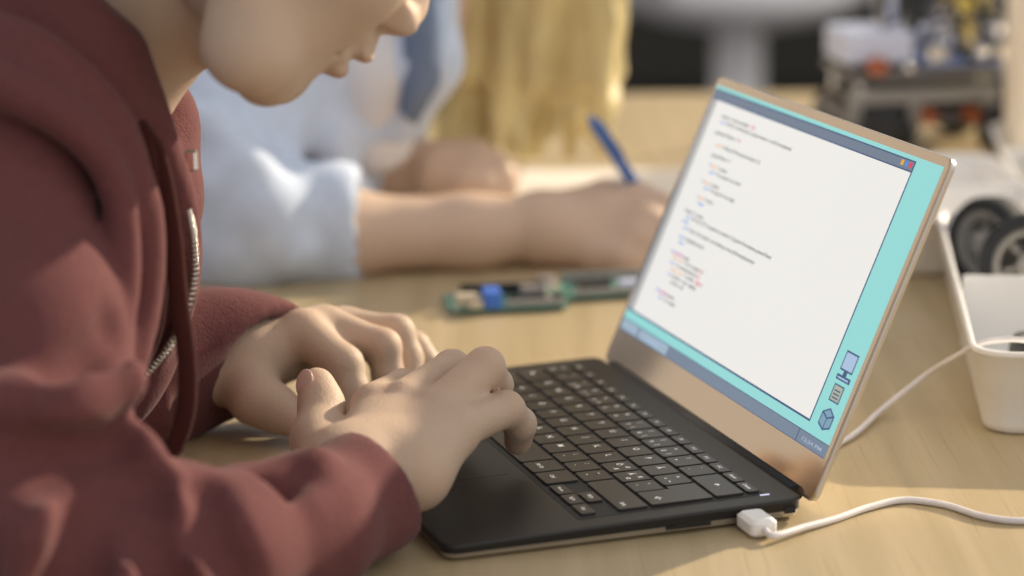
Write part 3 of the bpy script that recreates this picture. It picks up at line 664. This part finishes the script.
# ---- the girl
girl = thing('person', 'person with long blond hair in light blue shirt writing with blue pen', 'person', (-0.2, 0.68, 0))
B = Body()
Fg = rotm((.75, -.1, -.62), (.62, 0, .75)); GO = at(520, -150, 2.06); g_ = head(B, GO, Fg, 1.08)
B.cone(g_(0, -18, -20), at(370, 20, 2.03), .052, .06, .02); B.cone(at(370, 20, 2.03), at(270, 130, 2.08), .07, .07, .03)
B.chain([(250, 60, 1.95, 40), (235, 235, 1.875, 38), (340, 234, 1.87, 30.5), (470, 232, 1.885, 25.5), (545, 226, 1.895, 24)], .02)
for p in ((600, 215, 1.90), (604, 228, 1.895), (604, 243, 1.89), (598, 254, 1.885)): B.cone(at(545, 228, 1.893), at(*p), .023, .014, .012)
for ps in ([(600, 210, 1.90, 14.5), (640, 199, 1.905, 11.5), (664, 208, 1.90, 10), (668, 222, 1.90, 9)], [(604, 226, 1.893, 14), (643, 218, 1.885, 11.5), (664, 230, 1.88, 10), (655, 240, 1.885, 9)],
           [(604, 243, 1.888, 13.5), (638, 238, 1.875, 11), (652, 250, 1.875, 10), (640, 256, 1.885, 9)], [(596, 255, 1.882, 12.5), (622, 257, 1.870, 10), (634, 264, 1.870, 8.5), (622, 268, 1.876, 8)],
           [(560, 212, 1.91, 17), (606, 196, 1.93, 13), (640, 200, 1.935, 11), (660, 214, 1.93, 9.5)]): B.chain(ps, .008)
B.chain([(330, 60, 2.15, 40), (330, 160, 2.09, 34), (380, 166, 2.06, 25), (450, 170, 2.03, 22)], .02)
for ps in ([(450, 168, 2.035, 21), (475, 158, 2.030, 14), (492, 172, 2.020, 10.5), (500, 184, 2.020, 9)], [(450, 172, 2.030, 20), (480, 166, 2.020, 13), (502, 176, 2.015, 10), (508, 186, 2.015, 8.5)], [(445, 176, 2.030, 20), (474, 178, 2.010, 12), (492, 186, 2.010, 9.5), (496, 190, 2.010, 8)],
           [(440, 176, 2.020, 19), (466, 183, 2.005, 12), (482, 188, 2.000, 9)], [(445, 164, 2.040, 18), (482, 160, 2.060, 12), (510, 174, 2.060, 10)]): B.chain(ps, .01)
V, F = B.mesh(.0034, 2); body_obj('body', V, F, 'skin_b', girl); eyes(g_, girl, 1.08)
B = Body()
B.chain([(330, -10, 2.03, 88), (300, 90, 2.07, 98), (120, 260, 2.12, 105), (40, 560, 2.16, 125)], .05)
B.chain([(235, 60, 1.955, 62), (225, 200, 1.885, 56), (250, 226, 1.872, 50), (300, 226, 1.872, 45)], .02)
B.chain([(292, 224, 1.871, 45.5), (330, 222, 1.872, 44)], .004)
B.chain([(330, 40, 2.12, 62), (310, 150, 2.12, 50), (352, 160, 2.07, 36)], .03)
B.chain([(420, -40, 1.93, 26), (425, 60, 1.945, 24), (395, 120, 1.97, 22)], .02)
for a_, r in (([(205, 120, 1.84), (250, 170, 1.83), (280, 200, 1.83)], 14), ([(215, 190, 1.83), (260, 210, 1.825), (290, 250, 1.83)], 12), ([(270, 60, 1.93), (330, 140, 1.95), (350, 190, 1.97)], 16), ([(330, 60, 1.94), (360, 130, 1.97)], 14)):
    B.chain([(*p, r) for p in a_], .02)
cn = at(345, 222, 1.872) - at(300, 226, 1.872); cn /= np.linalg.norm(cn); cc = at(354, 222, 1.872)
B.cone(cc + cn * .09, cc + cn * .12, .09, .09, .004, 1); B.cone(cc - cn * .02, cc + cn * .05, .036, .036, .004, 1)
B.cone(g_(0, -18, -30), at(390, 0, 2.0), .06, .07, .02, 1)
V, F = B.mesh(.0036, 3, folds(.0038, 38, 9)); sh = body_obj('shirt', V, F, 'shirt', girl)
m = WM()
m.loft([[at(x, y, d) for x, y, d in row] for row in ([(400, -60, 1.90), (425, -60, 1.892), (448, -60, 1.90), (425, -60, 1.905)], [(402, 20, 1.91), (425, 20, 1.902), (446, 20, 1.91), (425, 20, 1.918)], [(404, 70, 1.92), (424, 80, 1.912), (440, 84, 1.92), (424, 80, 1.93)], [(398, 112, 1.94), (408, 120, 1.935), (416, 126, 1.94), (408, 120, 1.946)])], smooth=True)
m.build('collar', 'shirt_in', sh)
B = Body(); B.chain([(372, -20, 1.965, 40), (380, 60, 1.965, 40), (372, 130, 2.0, 36)], .02); V, F = B.mesh(.005, 2); body_obj('t_shirt', V, F, 'tee', girl)
# hair: many overlapping locks
B = Body(); B.ell(g_(0, -14, 55), np.array((82, 98, 82)) * 1.08 / 1000, Fg, .01)
rng = np.random.RandomState(4)
for i in range(46):
    t = i / 45.0; x0 = 468 + 132 * t; xb = 436 + 176 * t + rng.uniform(-8, 8); d0 = 2.03 + rng.uniform(-.03, .05); yb = 152 - 8 * t + rng.uniform(-26, 10)
    B.chain([(x0, -150, d0, 18), (x0 - 14 + 28 * t + rng.uniform(-6, 6), -30, d0 + .01, 15), (xb + rng.uniform(-9, 9), 70, d0 + .05, 12), (xb + rng.uniform(-12, 12), yb, 2.11 + rng.uniform(-.03, .05), 5)], .006)
V, F = B.mesh(.0042, 1, folds(.0012, 120, 11)); body_obj('hair', V, F, 'blond', girl)
pn = thing('ballpoint_pen', "blue ballpoint pen held upright in the writing person's hand", 'pen', tuple(atz(668, 240, 0)))
P0 = at(590, 117, 1.90); P1 = at(662, 226, 1.93); d = (P1 - P0); u_ = lambda t: tuple(P0 + d * t)
m = WM(); m.tube([u_(.02), u_(.1), u_(.9), u_(.97)], [.0040, .0046, .0046, .003], 14); m.build('barrel', 'pen', pn)
m = WM(); m.tube([u_(.97), u_(1.06), u_(1.1)], [.003, .0016, .0005], 10); m.build('tip', 'silver', pn)
m = WM(); m.tube([u_(-.02), u_(.02)], [.0025, .0025], 10); m.build('push_button', 'silver', pn)
m = WM(); off = np.array([.006, -.003, .0]); m.tube([np.array(u_(.05)), np.array(u_(.06)) + off, np.array(u_(.36)) + off], .0012, 8); m.build('clip', 'pen', pn)
# paper under the hand
nb = thing('notebook', 'open white notebook lying under the writing hand', 'notebook', (0.1, 0.72, TZ))
nz = 0.0
m = WM(); m.box((-.16, .56, TZ + .0005), (.33, .835, TZ + .002), bev=.0007); m.build('cover', 'lightblue', nb)
for x0, x1 in ((-.155, .083), (.087, .325)):
    m = WM(); m.box((x0, .564, TZ + .002), (x1, .831, TZ + .006), bev=.001); m.build('page_block', 'paper', nb)
# ------------------------------------------------------------------ circuit boards
def board(name, label, c, rz, L, Wd, col, deco):
    t = thing(name, label, 'circuit board', (c[0], c[1], TZ), rz, 'circuit boards on the table')
    b_ = MB().loft([[(x, y, z) for x, y in rrect(-L / 2, -Wd / 2, L / 2, Wd / 2, .003, 4)] for z in (.0022, .0038)]); b_.build('circuit_substrate', col, t)
    b_ = MB()
    for ix in (-1, 1):
        for iy in (-1, 1): b_.cyl((ix * (L / 2 - .005), iy * (Wd / 2 - .005), 0), (ix * (L / 2 - .005), iy * (Wd / 2 - .005), .0045), .002, 10)
    b_.build('standoffs', 'silver', t)
    for nm, m_, lo, hi in deco:
        MB().box((lo[0], lo[1], .0036), hi, bev=.0006).build(nm, m_, t)
    b_ = MB()
    for _ in range(26):
        x, y = random.uniform(-L / 2 + .006, L / 2 - .008), random.uniform(-Wd / 2 + .004, Wd / 2 - .006); b_.box((x, y, .0037), (x + random.uniform(.0015, .004), y + random.uniform(.001, .0025), .0037 + random.uniform(.0008, .002)), random.randint(0, 2))
    b_.build('components', ['black', 'silver', 'cream'], t)
    return t
c = atz(505, 305, 0)
board('circuit_board', 'small green circuit board with bright blue block and cream connectors', c, .12, .085, .050, 'pcb',
      [('blue_terminal', 'blue', (-.017, -.024), (-.005, -.003, .015)), ('cream_connector', 'cream', (-.036, -.016), (-.019, -.007, .012)), ('cream_connector', 'cream', (-.028, -.024), (-.018, -.018, .009)), ('pin_header', 'hub', (-.002, -.022), (.040, -.018, .008)), ('pin_header', 'black', (-.03, .018), (.038, .022, .011)), ('chip', 'black', (.002, -.008), (.030, .002, .0065)), ('power_jack', 'chassis', (.012, .004), (.030, .015, .011))])
c = atz(594, 292, 0)
board('circuit_board', 'green circuit board with silver connector nearest the laptop lid', c, .20, .088, .055, 'pcb',
      [('silver_connector', 'silver', (-.042, -.020), (-.030, -.008, .013)), ('silver_connector', 'silver', (-.042, -.002), (-.028, .012, .014)), ('chip', 'black', (-.012, -.004), (.012, .010, .007)), ('pin_header', 'chassis', (-.02, .020), (.04, .024, .010)), ('pin_header', 'hub', (-.02, -.025), (.036, -.021, .008)), ('pale_relay', 'lightblue', (.016, -.016), (.034, -.004, .010))])
# ------------------------------------------------------------------ white trays
def tray(label, c, rz, ncell, cl, wd, h, group='white divided parts trays'):
    t = thing('parts_tray', label, 'tray', (c[0], c[1], TZ), rz, group)
    L = ncell * cl; th = .0025
    prof = [(.006, .0), (.003, .0015), (.0015, .006), (0.0005, .026), (-.003, .029), (-.0045, h - .004), (-.007, h - .003), (-.007, h), (-.0035, h), (.001, .03), (.0035, .008), (.007, .0035)]
    b_ = MB(); b_.loft([[(x, y, z) for x, y in rrect(i, i, wd - i, L - i, .016 + max(0, -i), 6)] for i, z in prof], smooth=True)
    b_.build('tray_shell', 'white', t)
    for k in range(1, ncell):
        MB().loft([[(x, y, z) for x, y in ((.001, k * cl - i), (wd - .001, k * cl - i), (wd - .001, k * cl + i), (.001, k * cl + i))] for z, i in ((.003, .004), (h - .004, .0025), (h - .002, .0012))]).build('divider', 'white', t)
    return t
rt = math.atan2(.376, .043) - math.pi / 2
TRO = np.array([0.2615, 0.0335, TZ])
def TR(x, y, z): c, s = math.cos(rt), math.sin(rt); return (TRO[0] + c * x - s * y, TRO[1] + s * x + c * y, TZ + z)
tray('long white divided plastic tray in front, holding dark wheels', TRO, rt, 2, .195, .20, .052)
def wheel(label, c, axis, R, wdt):
    t = thing('robot_wheel', label, 'wheel', tuple(c), 0, 'loose robot wheels in the tray'); A = Vector(axis).normalized()
    prof = [(R * .72, -wdt * .5), (R * .93, -wdt * .5), (R, -wdt * .3), (R, wdt * .3), (R * .93, wdt * .5), (R * .72, wdt * .5), (R * .70, 0), (R * .72, -wdt * .5)]
    MB().lathe(prof, (0, 0, 0), A, 36).build('tyre', 'tyre', t)
    b_ = MB().lathe([(R * .12, -wdt * .42), (R * .25, -wdt * .5), (R * .27, wdt * .5), (R * .12, wdt * .42)], (0, 0, 0), A, 20)
    b_.lathe([(R * .60, -wdt * .4), (R * .73, -wdt * .42), (R * .73, wdt * .42), (R * .60, wdt * .4), (R * .60, -wdt * .4)], (0, 0, 0), A, 32)
    q_ = Vector((0, 0, 1)).rotation_difference(A).to_matrix()
    for k in range(6):
        a_ = k * math.pi / 3; u1 = q_ @ Vector((math.cos(a_), math.sin(a_), 0)); b_.tube([u1 * R * .2, u1 * R * .68], [R * .09, R * .075], 8)
    b_.build('rim', 'hub', t)
    return t
p = at(1032, 252, 1.70); wheel('dark tyred wheel with grey spoked rim standing upright in the tray', (p[0], p[1], TZ + .0395), (-.25, -.93, .15), .036, .022)
p = at(990, 262, 1.79); wheel('dark wheel behind the upright spoked one, mostly hidden in the tray', (p[0], p[1], TZ + .0365), (-.75, -.62, .1), .033, .024)
wheel('dark wheel lying flat in the nearest tray compartment', TR(.056, .10, .020), (.08, .05, 1), .033, .024)
tray('low white tray standing farther back, partly behind the laptop lid', (.262, .43, TZ), .05, 2, .12, .13, .045)
tray('white tray behind the wheels, below the robot car', (.40, .62, TZ), -.1, 2, .11, .22, .042)
gb = thing('battery_pack', 'small grey battery pack lying in the rear white tray', 'battery pack', (.46, .70, TZ + .0035))
MB().box((-.03, -.018, .0), (.03, .018, .045), bev=.003).build('case', 'chassis', gb); MB().box((-.024, -.0195, .008), (.02, -.0175, .036)).build('sticker', 'lightblue', gb)
# ------------------------------------------------------------------ robot car
rb = thing('robot_car', 'wheeled robot car with boards, wires and orange motors behind the laptop', 'robot', (.372, .95, TZ), .16)
MB().box((-.085, -.055, .034), (.085, .055, .038), bev=.001).build('lower_plate', 'chassis', rb)
MB().box((-.08, -.05, .074), (.085, .05, .078), bev=.001).build('upper_plate', 'chassis', rb)
b_ = MB().box((-.088, -.060, .052), (.055, -.056, .066), bev=.001)
for x in (-.086, -.03, .04): b_.box((x, -.060, .022), (x + .012, -.056, .054), bev=.001)
b_.build('front_bracket', 'hub', rb)
MB().box((-.07, -.05, .038), (.07, .05, .060), bev=.003).build('battery_case', 'black', rb)
for ix in (-.07, .07):
    for iy in (-.042, .042): MB().cyl((ix, iy, .038), (ix, iy, .074), .004, 10).build('standoff', 'silver', rb)
for ix in (-.055, .06):
    for iy in (-.070, .070):
        w = MB(); R_ = .026
        w.lathe([(R_ * .6, -.011), (R_ * .95, -.011), (R_, -.006), (R_, .006), (R_ * .95, .011), (R_ * .6, .011)], (ix, iy, R_), (0, 1, 0), 28); w = w.build('wheel', 'tyre', rb)
        MB().lathe([(R_ * .2, -.0115), (R_ * .58, -.0113), (R_ * .58, .0113), (R_ * .2, .0115)], (ix, iy, R_), (0, 1, 0), 20).build('hub', 'black', w)
for x in (-.042, -.012, .03): MB().cyl((x, -.066, .040), (x, -.045, .040), .0075, 18).build('motor', 'orange', rb)
MB().box((-.066, -.060, .079), (-.050, -.044, .094), bev=.002).build('sensor', 'orange', rb)
MB().box((-.085, -.04, .086), (-.02, .03, .116), bev=.003).build('battery_holder', 'lightblue', rb)
MB().box((-.08, -.036, .078), (-.024, .028, .086), bev=.002).build('riser', 'black', rb)
MB().box((-.01, -.045, .084), (.082, .04, .0865), bev=.0005).build('control_board', 'pcbblue', rb)
for (x, y, w, l, h_, m_) in ((-.006, -.04, .018, .014, .014, 'silver'), (.03, -.04, .03, .008, .011, 'black'), (.03, -.01, .024, .018, .006, 'black'), (.058, .0, .018, .02, .024, 'lightblue'), (.0, .01, .018, .02, .026, 'lightblue'), (.06, -.044, .014, .012, .014, 'silver'), (.02, .02, .03, .012, .018, 'white')):
    MB().box((x, y, .0865), (x + w, y + l, .0865 + h_), bev=.001).build('module', m_, rb)
for x, y, z, r in ((.040, -.05, .094, .0065), (.062, -.03, .112, .0065), (-.03, -.056, .084, .005)): MB().sphere((x, y, z), r).build('metal_cap', 'silver', rb)
MB().tube(spline([(-.012, 0, .09), (-.002, 0, .135), (.025, .0, .158), (.052, 0, .14), (.062, 0, .09)], 10), .005, 12).build('cable_loop', 'black', rb)
MB().tube(spline([(-.02, .02, .09), (-.022, .02, .14), (.0, .02, .185), (.03, .02, .20)], 10), .004, 12).build('cable_loop', 'lightblue', rb)
for i in range(9):
    x0 = -.02 + random.uniform(-.03, .03); x1 = .05 + random.uniform(-.03, .03); hh = random.uniform(.02, .06)
    MB().tube(spline([(x0, random.uniform(-.03, .03), .095), (x0 + .012, random.uniform(-.03, .03), .095 + hh), (x1 - .01, random.uniform(-.03, .03), .095 + hh * .95), (x1, random.uniform(-.03, .03), .09)], 8), .0021, 8).build('wire', random.choice(['black', 'black', 'lightblue', 'wirered', 'black', 'chassis']), rb)
# ------------------------------------------------------------------ things at the right edge, background furniture
pc = atz(1040, 172, 0)
ps = thing('storage_tube', 'tall cream cylinder standing at the right edge beside the robot', 'tube', (pc[0], pc[1], TZ))
MB().lathe([(.030, 0), (.034, .003), (.034, .30), (.031, .303)], (0, 0, 0), n=36).build('body', 'post', ps); MB().lathe([(.0355, .295), (.0355, .325), (.032, .33)], (0, 0, 0), n=36).build('cap', 'white', ps)
MB().lathe([(.0345, .0), (.036, .002), (.036, .012), (.0345, .014)], (0, 0, 0), n=36).build('base_ring', 'white', ps)
yb = atz(962, 105, 0)
yo = thing('glue_bottle', 'yellow bottle with nozzle behind the robot car', 'bottle', (yb[0], yb[1], TZ))
MB().lathe([(.018, 0), (.021, .003), (.021, .12), (.016, .135), (.008, .14)], (0, 0, 0), n=28).build('bottle_body', 'yellow', yo); MB().lathe([(.009, .14), (.009, .15), (.003, .185), (.002, .19)], (0, 0, 0), n=20).build('nozzle', 'yellow', yo)
def shell_chair(label, loc, rz, m_, w=.5):
    t = thing('tub_chair', label, 'chair', loc, rz, 'tub chairs beyond the table')
    b_ = Body(); B_ = b_
    B_.ell((0, 0, .56), (w * .5, .26, .075), None, .03); B_.ell((0, .24, .78), (w * .5, .07, .24), None, .10)
    for sx in (-1, 1): B_.ell((sx * w * .46, .02, .66), (.055, .25, .10), None, .06)
    B_.ell((0, -.03, .68), (w * .36, .22, .12), None, .03, 1)
    V, F = B_.mesh(.014, 2); body_obj('seat_shell', V + np.array(t.location) , F, m_, t)
    MB().cyl((0, 0, .02), (0, 0, .50), .05, 24).build('pedestal', m_, t)
    MB().lathe([(.22, 0), (.22, .008), (.08, .025), (.045, .06)], (0, 0, 0), n=36).build('base', m_, t)
    return t
shell_chair('white rounded tub chair on pedestal beyond the far table edge', (.46, 3.75, 0), .25, 'chair', .5)
shell_chair('grey fabric tub chair behind the robot, right of the white one', (1.12, 4.15, 0), -.3, 'chairg', .5)
cbn = thing('storage_cabinet', 'long dark cabinet standing along the back of the room', 'cabinet', (.6, 5.6, 0))
MB().box((-2.2, -.25, .08), (2.2, .25, .95), bev=.01).build('carcass', 'cab', cbn); MB().box((-2.15, -.22, 0), (2.15, .22, .08)).build('plinth', 'black', cbn)
for k in range(6):
    x = -2.17 + k * .725
    d_ = MB().box((x, -.272, .11), (x + .70, -.25, .93), bev=.004).build('door', 'cab', cbn); MB().box((x + .62, -.29, .5), (x + .635, -.272, .66), bev=.003).build('handle', 'silver', d_)
